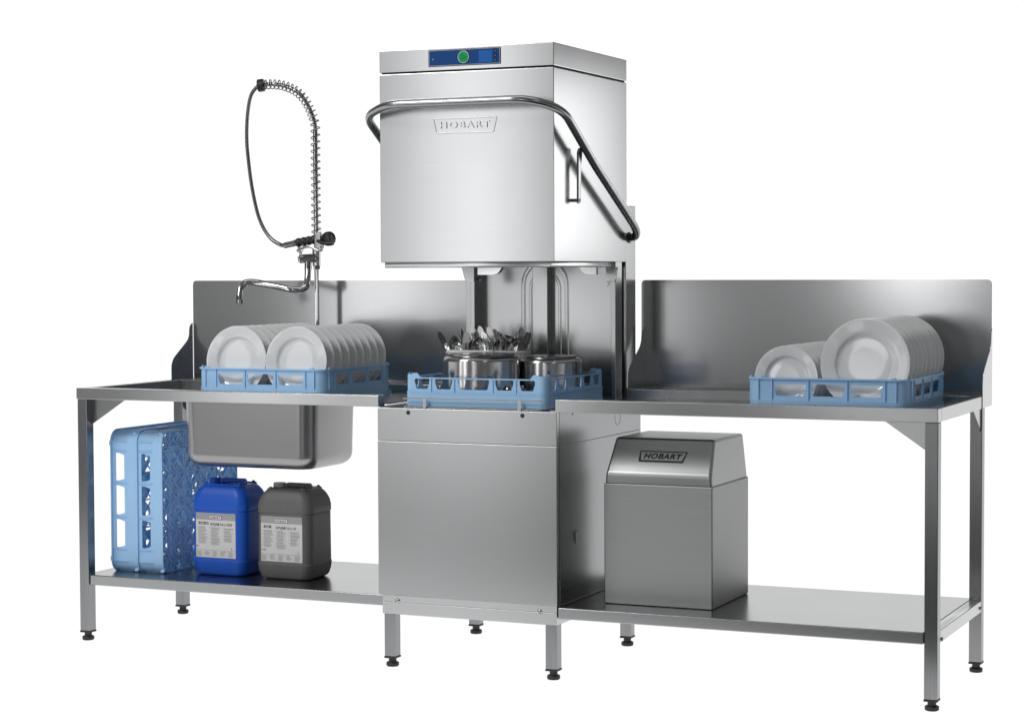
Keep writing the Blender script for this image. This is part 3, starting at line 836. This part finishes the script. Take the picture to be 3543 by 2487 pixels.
def cut(kind, label, tip, basex, y, yaw, lean=0., group=None):
    """tip = (x, z) of the top end; basex = x where it crosses the basket rim (z 1.02)"""
    o = bpy.data.objects.new('table_'+kind, proto[kind]); C.objects.link(o)
    tag(o, label, kind, group or 'cutlery in the off-white basket')
    d = Vector((tip[0]-basex, lean, tip[1]-1.018))
    if d.z < .02: d.z = .02
    d.normalize()
    qz = d.to_track_quat('Z', 'X').to_matrix()
    # local x should face sideways when yaw = 0
    xax = Vector((1, 0, 0)); xax = (xax-d*xax.dot(d)).normalized(); yax = d.cross(xax)
    R = Matrix((xax, yax, d)).transposed() @ Matrix.Rotation(yaw, 3, 'Z')
    o.matrix_world = Matrix.Translation((tip[0], y+lean*.3, tip[1])) @ R.to_4x4()
    return o
def UX(u): return .0398+(u-1528)*.001091-.0075
def VZ(v): return 1.0826-(v-1150)*.00105+.001
G2 = 'knives bunched in the basket'
L_CUT = [
 ('knife', 'narrow table knife leaning out furthest over the spout-side end of the basket', 1526.7, 1148, 1556, .400, .9),
 ('knife', 'dark round-tipped upright knife nearest the tap, paired with a thin edge-on knife', 1585, 1136.6, 1600, .440, .5),
 ('knife', 'thin edge-on knife standing beside the dark round-tipped knife', 1592, 1138, 1594, .430, 1.45),
 ('knife', 'grey knife behind the broad front blade, leaning towards the tap', 1621.5, 1135, 1645, .450, .3),
 ('knife', 'broad knife standing in front with its light lower blade on the rim', 1629, 1148, 1616, .392, .25),
 ('knife', 'upright pale knife with rounded tip in front of the dark door post', 1650.5, 1130, 1658, .445, .2),
 ('knife', 'grey knife slanting down behind the big bright spoon', 1668, 1147, 1697, .420, .25),
 ('knife', 'thin edge-on knife rising highest at the middle of the basket', 1669.5, 1128, 1666, .455, 1.4),
 ('knife', 'tallest broad curved knife at the middle of the basket', 1686, 1131.6, 1704, .430, .1),
 ('knife', 'narrow upright knife, tallest of those at the machine-post end', 1792, 1133, 1781, .450, .95),
 ('knife', 'dark broad knife right beside the tall narrow one near the centre post', 1799.6, 1144, 1788, .440, .35),
 ('knife', 'thin bright edge-on knife leaning towards the small pot', 1822, 1148, 1799, .420, 1.35),
 ('knife', 'black-looking knife leaning outermost towards the small pot', 1836, 1149, 1809, .410, 1.1),
 ('knife', 'dark short knife tip standing behind the forks at mid basket', 1708.6, 1147, 1706, .460, .6),
 ('spoon', 'narrow edge-on spoon near the end where the outermost knife leans', 1574.7, 1160.6, 1569, .410, 1.1),
 ('spoon', 'low dark spoon turned away at the front rim, nearest the tap', 1582, 1185, 1606, .388, .25),
 ('fork', 'fork seen edge-on between the low dark spoon and the broad knife', 1595, 1161, 1583, .420, .9),
 ('spoon', 'edge-on spoon just behind the broad front knife', 1609, 1168, 1601, .412, 1.25),
 ('spoon', 'big bright spoon with its bowl facing out at the front middle', 1670, 1168, 1692, .386, .15),
 ('spoon', 'bright spoon lying far over towards the small pot', 1806, 1169, 1775, .392, .35),
 ('spoon', 'spoon lying over just behind the bright leaning spoon, partly hidden', 1797, 1170, 1768, .410, .7),
 ('fork', 'fork with tines up right beside the big bright spoon', 1714, 1167, 1703, .392, .3),
 ('fork', 'fork among the tines at mid basket, standing slightly higher than its neighbour', 1730, 1164, 1721, .405, .7),
 ('spoon', 'dark spoon arching at the back between the forks and the leaning spoon', 1741, 1158, 1758, .430, .4),
 ('spoon', 'narrow edge-on spoon at the front rim behind the big pot base', 1734, 1173, 1730, .386, 1.15),
 ('fork', 'fork seen half from the side next to the narrow spoon at the front', 1748, 1175, 1744, .398, .9),
 ('spoon', 'short upright spoon between the forks and the lying spoons', 1757, 1176, 1757, .410, .9),
 ('fork', 'fork with three clear tines leaning towards the centre post', 1775, 1175, 1762, .425, .2),
 ('fork', 'fork standing behind the broad front knife blade', 1641.7, 1165.7, 1637, .410, .8),
 ('spoon', 'dark spoon behind the forks, left of the big bright spoon', 1652, 1166, 1655, .420, .9),
 ('fork', 'fork whose tines rise over the bunch behind the big bright spoon', 1658, 1155, 1661, .438, .7),
 ('spoon', 'thin spoon edge squeezed next to the broad front knife', 1639, 1173, 1643, .396, 1.35),
 ('fork', 'dark fork rearmost in the bunch of tines at mid basket', 1718, 1150.5, 1714, .452, .5),
 ('fork', 'low fork tilted at the rim under the leaning bright spoon', 1777, 1188, 1766, .386, .4),
 ('knife', 'slim knife half hidden behind the curved tallest knife', 1695, 1139, 1706, .458, .6),
 ('knife', 'slim knife rising right behind the bright leaning spoon', 1783, 1150, 1776, .440, .8),
 ('fork', 'fork rising behind the low dark spoon at the tap end', 1601, 1158, 1606, .445, .5),
 ('knife', 'edge-on knife between the pale rounded knife and the forks', 1643, 1146, 1650, .425, 1.3),
 ('fork', 'upright fork under the dark arching spoon', 1765, 1165, 1759, .440, .3),
 ('knife', 'thin edge-on knife amid the tines at mid basket', 1725, 1153, 1719, .440, 1.35),
 ('spoon', 'spoon upright behind the forks with only its tip showing', 1748, 1162, 1749, .455, .8),
 ('fork', 'fork edge-on at the front rim between the two front spoons', 1625, 1180, 1626, .385, 1.1),
 ('fork', 'fork leaning with the bunch beside the tallest curved knife', 1690, 1160, 1684, .400, .8),
 ('knife', 'low knife edge-on next to the outermost dark knife', 1815, 1168, 1800, .395, 1.2),
]
for kind, lab, u, v, ub, y, yaw in L_CUT:
    cut(kind, lab, (UX(u), VZ(v)), UX(ub), y, yaw)

# ================================================================== water softener
sx0, sx1, sy0, sy1 = .738, 1.1012, .140, .509
so = thing('water_softener', 'grey box-shaped water softener with slanted lid and black emblem, on the outlet table shelf', 'water softener', ((sx0+sx1)/2, (sy0+sy1)/2, .2335))
b = BM(); box(b, sx0, sy0, .2332, sx1, sy1, .6185, bev=.005, seg=3); obj('body', b, 'softener', so)
b = BM(); box(b, sx0+.009, sy0+.009, .618, sx1-.009, sy1-.009, .622); obj('seam', b, 'gap', so)
b = BM()
sec = [(sy0+.003, .6193), (sy1-.003, .6193), (sy1-.012, .7600), (.2080, .7600), (sy0+.003, .6490)]
def taper(z): return .003+.012*(z-.62)/.14
V0 = [b.verts.new((sx0+taper(z), y, z)) for y, z in sec]; V1 = [b.verts.new((sx1-taper(z), y, z)) for y, z in sec]
b.faces.new(V0); b.faces.new(V1[::-1])
for i in range(5): j = (i+1) % 5; b.faces.new((V0[j], V0[i], V1[i], V1[j]))
bmesh.ops.recalc_face_normals(b, faces=b.faces[:])
bmesh.ops.bevel(b, geom=[e for e in b.edges if max(v.co.z for v in e.verts) > .63], offset=.009, segments=5, affect='EDGES', profile=.5)
lid = obj('lid', b, 'softlid', so, angle=60)
# emblem on the slanted face
ang = math.atan2(.7600-.6490, .2080-sy0-.003); 
up = Vector((0, math.cos(ang), math.sin(ang))); xa = Vector((1, 0, 0)); nn = Vector((0, -math.sin(ang), math.cos(ang)))
o0 = Vector((.9245, sy0+.003, .6490)) + up*.0640
FM = Matrix.Translation(o0) @ Matrix((xa, up, nn)).transposed().to_4x4()
b = BM()
tr = [(-.0790, -.0200), (.0700, -.0200), (.0810, .0190), (-.0790, .0190)]
tr2 = [(-.0715, -.0130), (.0655, -.0130), (.0765, .0160), (-.0760, .0160)]
q = sheet2d([rpoly(tr, .004), rpoly(tr2, .003)], .0008); q.transform(FM @ T((0, 0, .0004))); join(b, q)
q = text2d('HOBART', -.0640, -.0085, .0650, .0110, .0008, bold=.035, shear=.25, spacing=1.12); q.transform(FM @ T((0, 0, .0004))); join(b, q)
obj('emblem', b, 'ink', lid, flat=True)

# ================================================================== canisters
def canister(root, mat, x0, x1, y0, y1, z1):
    cx, cy, hx, hy = (x0+x1)/2, (y0+y1)/2, (x1-x0)/2, (y1-y0)/2; z0 = .2332
    lev = [(z0, -.022, .030), (z0+.004, -.014, .032), (z0+.012, -.008, .032), (z0+.030, -.003, .033), (z0+.050, -.0005, .034), (z0+.054, 0, .034), (z0+.057, -.0022, .033), (z0+.060, -.0022, .033),
           (z0+.222, -.0022, .037), (z0+.226, -.0022, .037), (z0+.228, -.0035, .037), (z0+.231, 0, .038), (z0+.245, 0, .038), (z1-.060, -.001, .035), (z1-.040, -.005, .034), (z1-.024, -.012, .033), (z1-.012, -.020, .032), (z1-.004, -.028, .030), (z1, -.036, .026)]
    b = BM(); V = []
    for z, e, r in lev: V.append([b.verts.new((p[0], p[1], z)) for p in rsq(hx+e, hy+e*.9, r, 8, cx, cy)])
    m = len(V[0])
    for a_, b_ in zip(V, V[1:]):
        for k in range(m): b.faces.new((a_[k], a_[(k+1) % m], b_[(k+1) % m], b_[k]))
    b.faces.new(V[0][::-1]); b.faces.new(V[-1])
    return obj('body', b, mat, root, angle=55)
def can_top(root, mat, capmat, x0, x1, y0, y1, z1):
    cx, cy = (x0+x1)/2, (y0+y1)/2
    b = BM(); box(b, cx-.030, cy-.012, z1+.002, x1-.045, cy+.012, z1+.018, bev=.005, seg=3)
    box(b, cx-.034, cy-.014, z1-.012, cx-.020, cy+.014, z1+.014, bev=.004); box(b, x1-.060, cy-.014, z1-.012, x1-.044, cy+.014, z1+.014, bev=.004)
    obj('handle', b, mat, root)
    # two ridges across the top with small nubs
    for sy in (y0+.036, y1-.036):
        b = BM(); box(b, x0+.034, sy-.005, z1-.014, x1-.034, sy+.005, z1+.0025, bev=.003)
        for sx in (x0+.046, x1-.046): lathe(b, [(0, .003), (.004, .002), (.006, 0), (.006, -.006), (0, -.006)], 14, T((sx, sy, z1+.005)))
        obj('stacking_rim', b, mat, root)
    b = BM(); lathe(b, [(0, .017), (.019, .017), (.0215, .015), (.0225, .004), (.0225, -.012), (0, -.012)], 32, T((x0+.052, cy-.004, z1+.001)))
    obj('cap', b, capmat, root)
def sticker(root, x0, x1, z0, z1, yf, name2, qty, icons, seed):
    w, h = x1-x0, z1-z0
    rnd = random.Random(seed)
    b = BM(); q = sheet2d([rpoly([(x0, z0), (x1, z0), (x1, z1), (x0, z1)], .002)], .0008); q.transform(at_y(yf-.0004)); join(b, q)
    lb = obj('label', b, 'paper', root, flat=True)
    y = yf-.0011
    def fx(f): return x0+f*w
    def fz(f): return z1-f*h
    b = BM(); q = sheet2d([[(x0+.0003, fz(.155)), (x1-.0003, fz(.155)), (x1-.0003, z1-.0003), (x0+.0003, z1-.0003)]], .0004); q.transform(at_y(y)); join(b, q); obj('header_band', b, 'band', lb, flat=True)
    # emblem plate
    e0, e1, ez0, ez1 = fx(.33), fx(.66), fz(.145), fz(.055)
    b = BM(); q = sheet2d([rpoly([(e0+.002, ez0), (e1-.002, ez0), (e1, ez1), (e0, ez1)], .0012)], .0004); q.transform(at_y(y-.0005)); join(b, q); obj('emblem_border', b, 'navy', lb, flat=True)
    b = BM(); q = sheet2d([rpoly([(e0+.0032, ez0+.0016), (e1-.0032, ez0+.0016), (e1-.0014, ez1-.0012), (e0+.0014, ez1-.0012)], .001)], .0004); q.transform(at_y(y-.0010)); join(b, q); obj('emblem_plate', b, 'white', lb, flat=True)
    b = BM(); q = text2d('HOBART', e0+.0055, ez0+.0038, e1-.0055, ez1-.0034, .0004, bold=.03, spacing=1.15); q.transform(at_y(y-.0015)); join(b, q); obj('emblem_text', b, 'redink', lb, flat=True)
    b = BM()
    q = text2d('HYLINE', fx(.37), fz(.281), fx(.60), fz(.222), .0004, bold=.02); q.transform(at_y(y)); join(b, q)
    q = text2d(name2, fx(.625), fz(.281), fx(.625+.034*len(name2)+.02), fz(.222), .0004); q.transform(at_y(y)); join(b, q)
    q = text2d(qty, fx(.012), fz(.765), fx(.012+(.055 if len(qty) < 5 else .105)), fz(.730), .0004, bold=.02); q.transform(at_y(y)); join(b, q)
    for i in range(icons):
        a = .07+.066*i; r0 = [(fx(a), fz(.262)), (fx(a+.050), fz(.262)), (fx(a+.050), fz(.205)), (fx(a), fz(.205))]; r1 = [(fx(a+.010), fz(.252)), (fx(a+.040), fz(.252)), (fx(a+.040), fz(.216)), (fx(a+.010), fz(.216))]
        q = sheet2d([r0, rpoly(r1, .0012)], .0004); q.transform(at_y(y)); join(b, q)
        if i != 1 and i != 3: bx = BM(); box(bx, fx(a+.018), y-.0002, fz(.256), fx(a+.030), y+.0002, fz(.212)); join(b, bx)
    bx = BM(); box(bx, fx(.895), y-.0002, fz(.82), fx(.902), y+.0002, fz(.76)); join(b, bx)
    obj('bold_print', b, 'ink', lb, flat=True)
    b = BM()
    for ci, cxs in enumerate((.06, .38, .71)):
        fz_ = .315+.01*ci
        for par in range(5 if ci < 2 else 4):
            ox = fx(cxs-.042); bx = BM(); box(bx, ox, y-.0002, fz(fz_+.010), ox+.003, y+.0002, fz(fz_)); join(b, bx)
            for ln in range(3 + (par+ci) % 2):
                wd = .24*(.6+.4*rnd.random()); a = fx(cxs)
                bx = BM(); zc = fz(fz_+.004); box(bx, a, y-.0002, zc-(.0008 if ln == 0 else .0005), a+wd*w, y+.0002, zc+(.0008 if ln == 0 else .0005)); join(b, bx); fz_ += .0205
            fz_ += .008
    bx = BM(); box(bx, fx(.0), y-.0002, fz(.835)-.0003, fx(1.0), y+.0002, fz(.835)+.0003); join(b, bx)
    for c in range(5):
        for ln in range(5 if c % 2 else 6):
            a = fx(.015+.2*c); bx = BM(); zc = fz(.862+.021*ln); box(bx, a, y-.0002, zc-.0005, a+w*(.08+.06*rnd.random()), y+.0002, zc+.0005); join(b, bx)
    obj('small_print', b, 'greyink', lb, flat=True)
c1 = thing('canister', 'cobalt blue plastic canister with white label, standing before the leaning blue racks', 'canister', (-.7225, .255, .2332), 'detergent canisters')
canister(c1, 'blue_can', -.833, -.612, .165, .350, .549); can_top(c1, 'blue_can', 'blue_can', -.832, -.615, .165, .350, .550)
sticker(c1, -.8070, -.6465, .2975, .4535, .1672, 'HLU-3000', '10 l', 4, 3)
c2 = thing('canister', 'grey plastic canister with pale cap and white label, standing beside the blue canister', 'canister', (-.466, .262, .2332), 'detergent canisters')
canister(c2, 'grey_can', -.5745, -.3570, .172, .357, .545); can_top(c2, 'grey_can', 'cap', -.5745, -.3570, .172, .357, .5425)
sticker(c2, -.5480, -.3845, .2960, .4520, .1742, 'HLU-30', '12 kg', 3, 5)

# ================================================================== floor, world, lamps, camera
m, nt, p, out = new_mat('backglow_white_floor')
nt.nodes.remove(p); tl = nt.nodes.new('ShaderNodeBsdfTranslucent'); tl.inputs['Color'].default_value = (.95, .95, .95, 1)  # translucent so added light from below keeps the floor white and shadowless
nt.links.new(tl.outputs[0], out.inputs['Surface']); M['floor'] = m
b = BM(); v = [b.verts.new(c) for c in ((-30, -30, 0), (30, -30, 0), (30, 40, 0), (-30, 40, 0))]; b.faces.new(v)
fl = obj('floor', b, 'floor', flat=True); fl['kind'] = 'structure'; fl.location = (0, 0, -.0005)

b = BM(); v = [b.verts.new(c) for c in ((-30, -30, .004), (30, -30, .004), (6, 1.15, .004), (-8, -4.75, .004))]; b.faces.new(v)  # unseen dark sheet added in front of the frame to darken steel reflections
M['flag_sheet'] = plain('dark_flag_sheet', (.03, .03, .03), rough=.6)
sf = obj('reflection_flag', b, 'flag_sheet', flat=True); sf['kind'] = 'structure'
w = bpy.data.worlds.new('World'); scene.world = w; w.use_nodes = True
nt = w.node_tree; N, L = nt.nodes.new, nt.links.new
bg = nt.nodes['Background']
tc = N('ShaderNodeTexCoord'); sep = N('ShaderNodeSeparateXYZ'); L(tc.outputs['Generated'], sep.inputs[0])
at = N('ShaderNodeMath'); at.operation = 'ARCTAN2'; L(sep.outputs['X'], at.inputs[0]); L(sep.outputs['Y'], at.inputs[1])   # 0 = +y, positive to +x
def ramp(src, stops, interp='EASE'):
    lo, hi = stops[0][0], stops[-1][0]
    mr = N('ShaderNodeMapRange'); mr.inputs['From Min'].default_value = lo; mr.inputs['From Max'].default_value = hi; L(src, mr.inputs['Value'])
    cr = N('ShaderNodeValToRGB'); cr.color_ramp.interpolation = interp
    el = cr.color_ramp.elements
    while len(el) > 1: el.remove(el[-1])
    el[0].position = 0; el[0].color = (stops[0][1],)*3+(1,)
    for x, v_ in stops[1:]:
        e = el.new((x-lo)/(hi-lo)); e.color = (v_,)*3+(1,)
    L(mr.outputs[0], cr.inputs[0]); return cr.outputs[0]
D = math.radians
WHITE = 1.06; GREY = .30
az = ramp(at.outputs[0], [(D(-180), .09), (D(-168), .09), (D(-156), .12), (D(-149), .10), (D(-138), .05), (D(-75), .05), (D(-54), WHITE), (D(1), WHITE), (D(10.5), .12), (D(60), .06), (D(165), .05), (D(180), .20)])
el_ = ramp(sep.outputs['Z'], [(-.06, 0.), (-.01, 0.), (0.0, 0.), (.30, 0.), (.55, 1.), (1., 1.)], 'LINEAR')
mix1 = N('ShaderNodeMix'); mix1.data_type = 'RGBA'; L(el_, mix1.inputs['Factor']); L(az, mix1.inputs['A']); mix1.inputs['B'].default_value = (.22, .22, .22, 1)
below = N('ShaderNodeMath'); below.operation = 'LESS_THAN'; below.inputs[1].default_value = -.0005; L(sep.outputs['Z'], below.inputs[0])
mix2 = N('ShaderNodeMix'); mix2.data_type = 'RGBA'; L(below.outputs[0], mix2.inputs['Factor']); L(mix1.outputs['Result'], mix2.inputs['A']); mix2.inputs['B'].default_value = (1.09, 1.09, 1.09, 1)  # lower world brightened as an added glow up through the floor
L(mix2.outputs['Result'], bg.inputs['Color']); bg.inputs['Strength'].default_value = 1.0

def softbox(name, loc, target, sx, sy, rad, spread=180):
    li = bpy.data.lights.new(name, 'AREA'); li.shape = 'RECTANGLE'; li.size = sx; li.size_y = sy; li.energy = rad*PI*sx*sy; li.spread = D(spread)
    o = bpy.data.objects.new(name, li); C.objects.link(o); o.location = loc
    o.rotation_euler = (Vector(target)-Vector(loc)).to_track_quat('-Z', 'Y').to_euler()
    return o
softbox('studio_softbox', (-1.58, -4.1, 1.5), (.2, .3, 1.4), .55, 2.8, 1.9)
softbox('studio_softbox', (-2.00, -4.0, 1.6), (.1, .4, 1.6), 2.2, 2.6, .42)
softbox('studio_softbox', (-2.85, -3.9, 1.2), (-.3, .77, 1.2), .6, 1.9, 1.6)
bx3 = softbox('studio_softbox', (.40, -4.2, 1.46), (1.5, .6, 1.2), .5, .7, 4.4)
bx3.rotation_euler.rotate_axis('Z', D(28))
softbox('studio_softbox', (2.85, 4.2, 1.83), (.1, .2, 1.7), 1.4, 1.05, .25, 44)
softbox('studio_softbox', (-2.0, -3.2, 4.1), (.2, .2, .9), 1.5, 1.3, 17.5)
softbox('studio_softbox', (3.6, -4.2, 2.8), (1.0, .2, .9), 1.0, 1.0, 1.8)
softbox('studio_softbox', (.85, -4.2, .38), (1.7, .0, .4), .6, .5, 1.8)
softbox('studio_softbox', (.3, -.5, 3.9), (.3, .2, .9), 2.6, .5, 2.4)

cam = bpy.data.cameras.new('camera'); co = bpy.data.objects.new('camera', cam); C.objects.link(co); scene.camera = co
cx, cy, cz, yaw, pit, ro, f = 3.1668, -6.007, 1.3013, .4203, -.0438, -.0041, 7201.77
Fw = Vector((-math.sin(yaw)*math.cos(pit), math.cos(yaw)*math.cos(pit), math.sin(pit)))
Rt = Vector((math.cos(yaw), math.sin(yaw), 0)); Up = Rt.cross(Fw)
R2 = Rt*math.cos(ro)+Up*math.sin(ro); U2 = -Rt*math.sin(ro)+Up*math.cos(ro)
co.matrix_world = Matrix.Translation((cx, cy, cz)) @ Matrix((R2, U2, -Fw)).transposed().to_4x4()
cam.sensor_width = 36; cam.sensor_fit = 'HORIZONTAL'; cam.lens = f/3543*36; cam.clip_start = .1; cam.clip_end = 200

vs = scene.view_settings; vs.view_transform = 'Standard'; vs.look = 'None'; vs.exposure = 0; vs.gamma = 1; vs.use_curve_mapping = False
scene.cycles.use_denoising = True
scene.cycles.max_bounces = 10; scene.cycles.diffuse_bounces = 5; scene.cycles.glossy_bounces = 6; scene.cycles.transmission_bounces = 6
scene.cycles.sample_clamp_indirect = 6
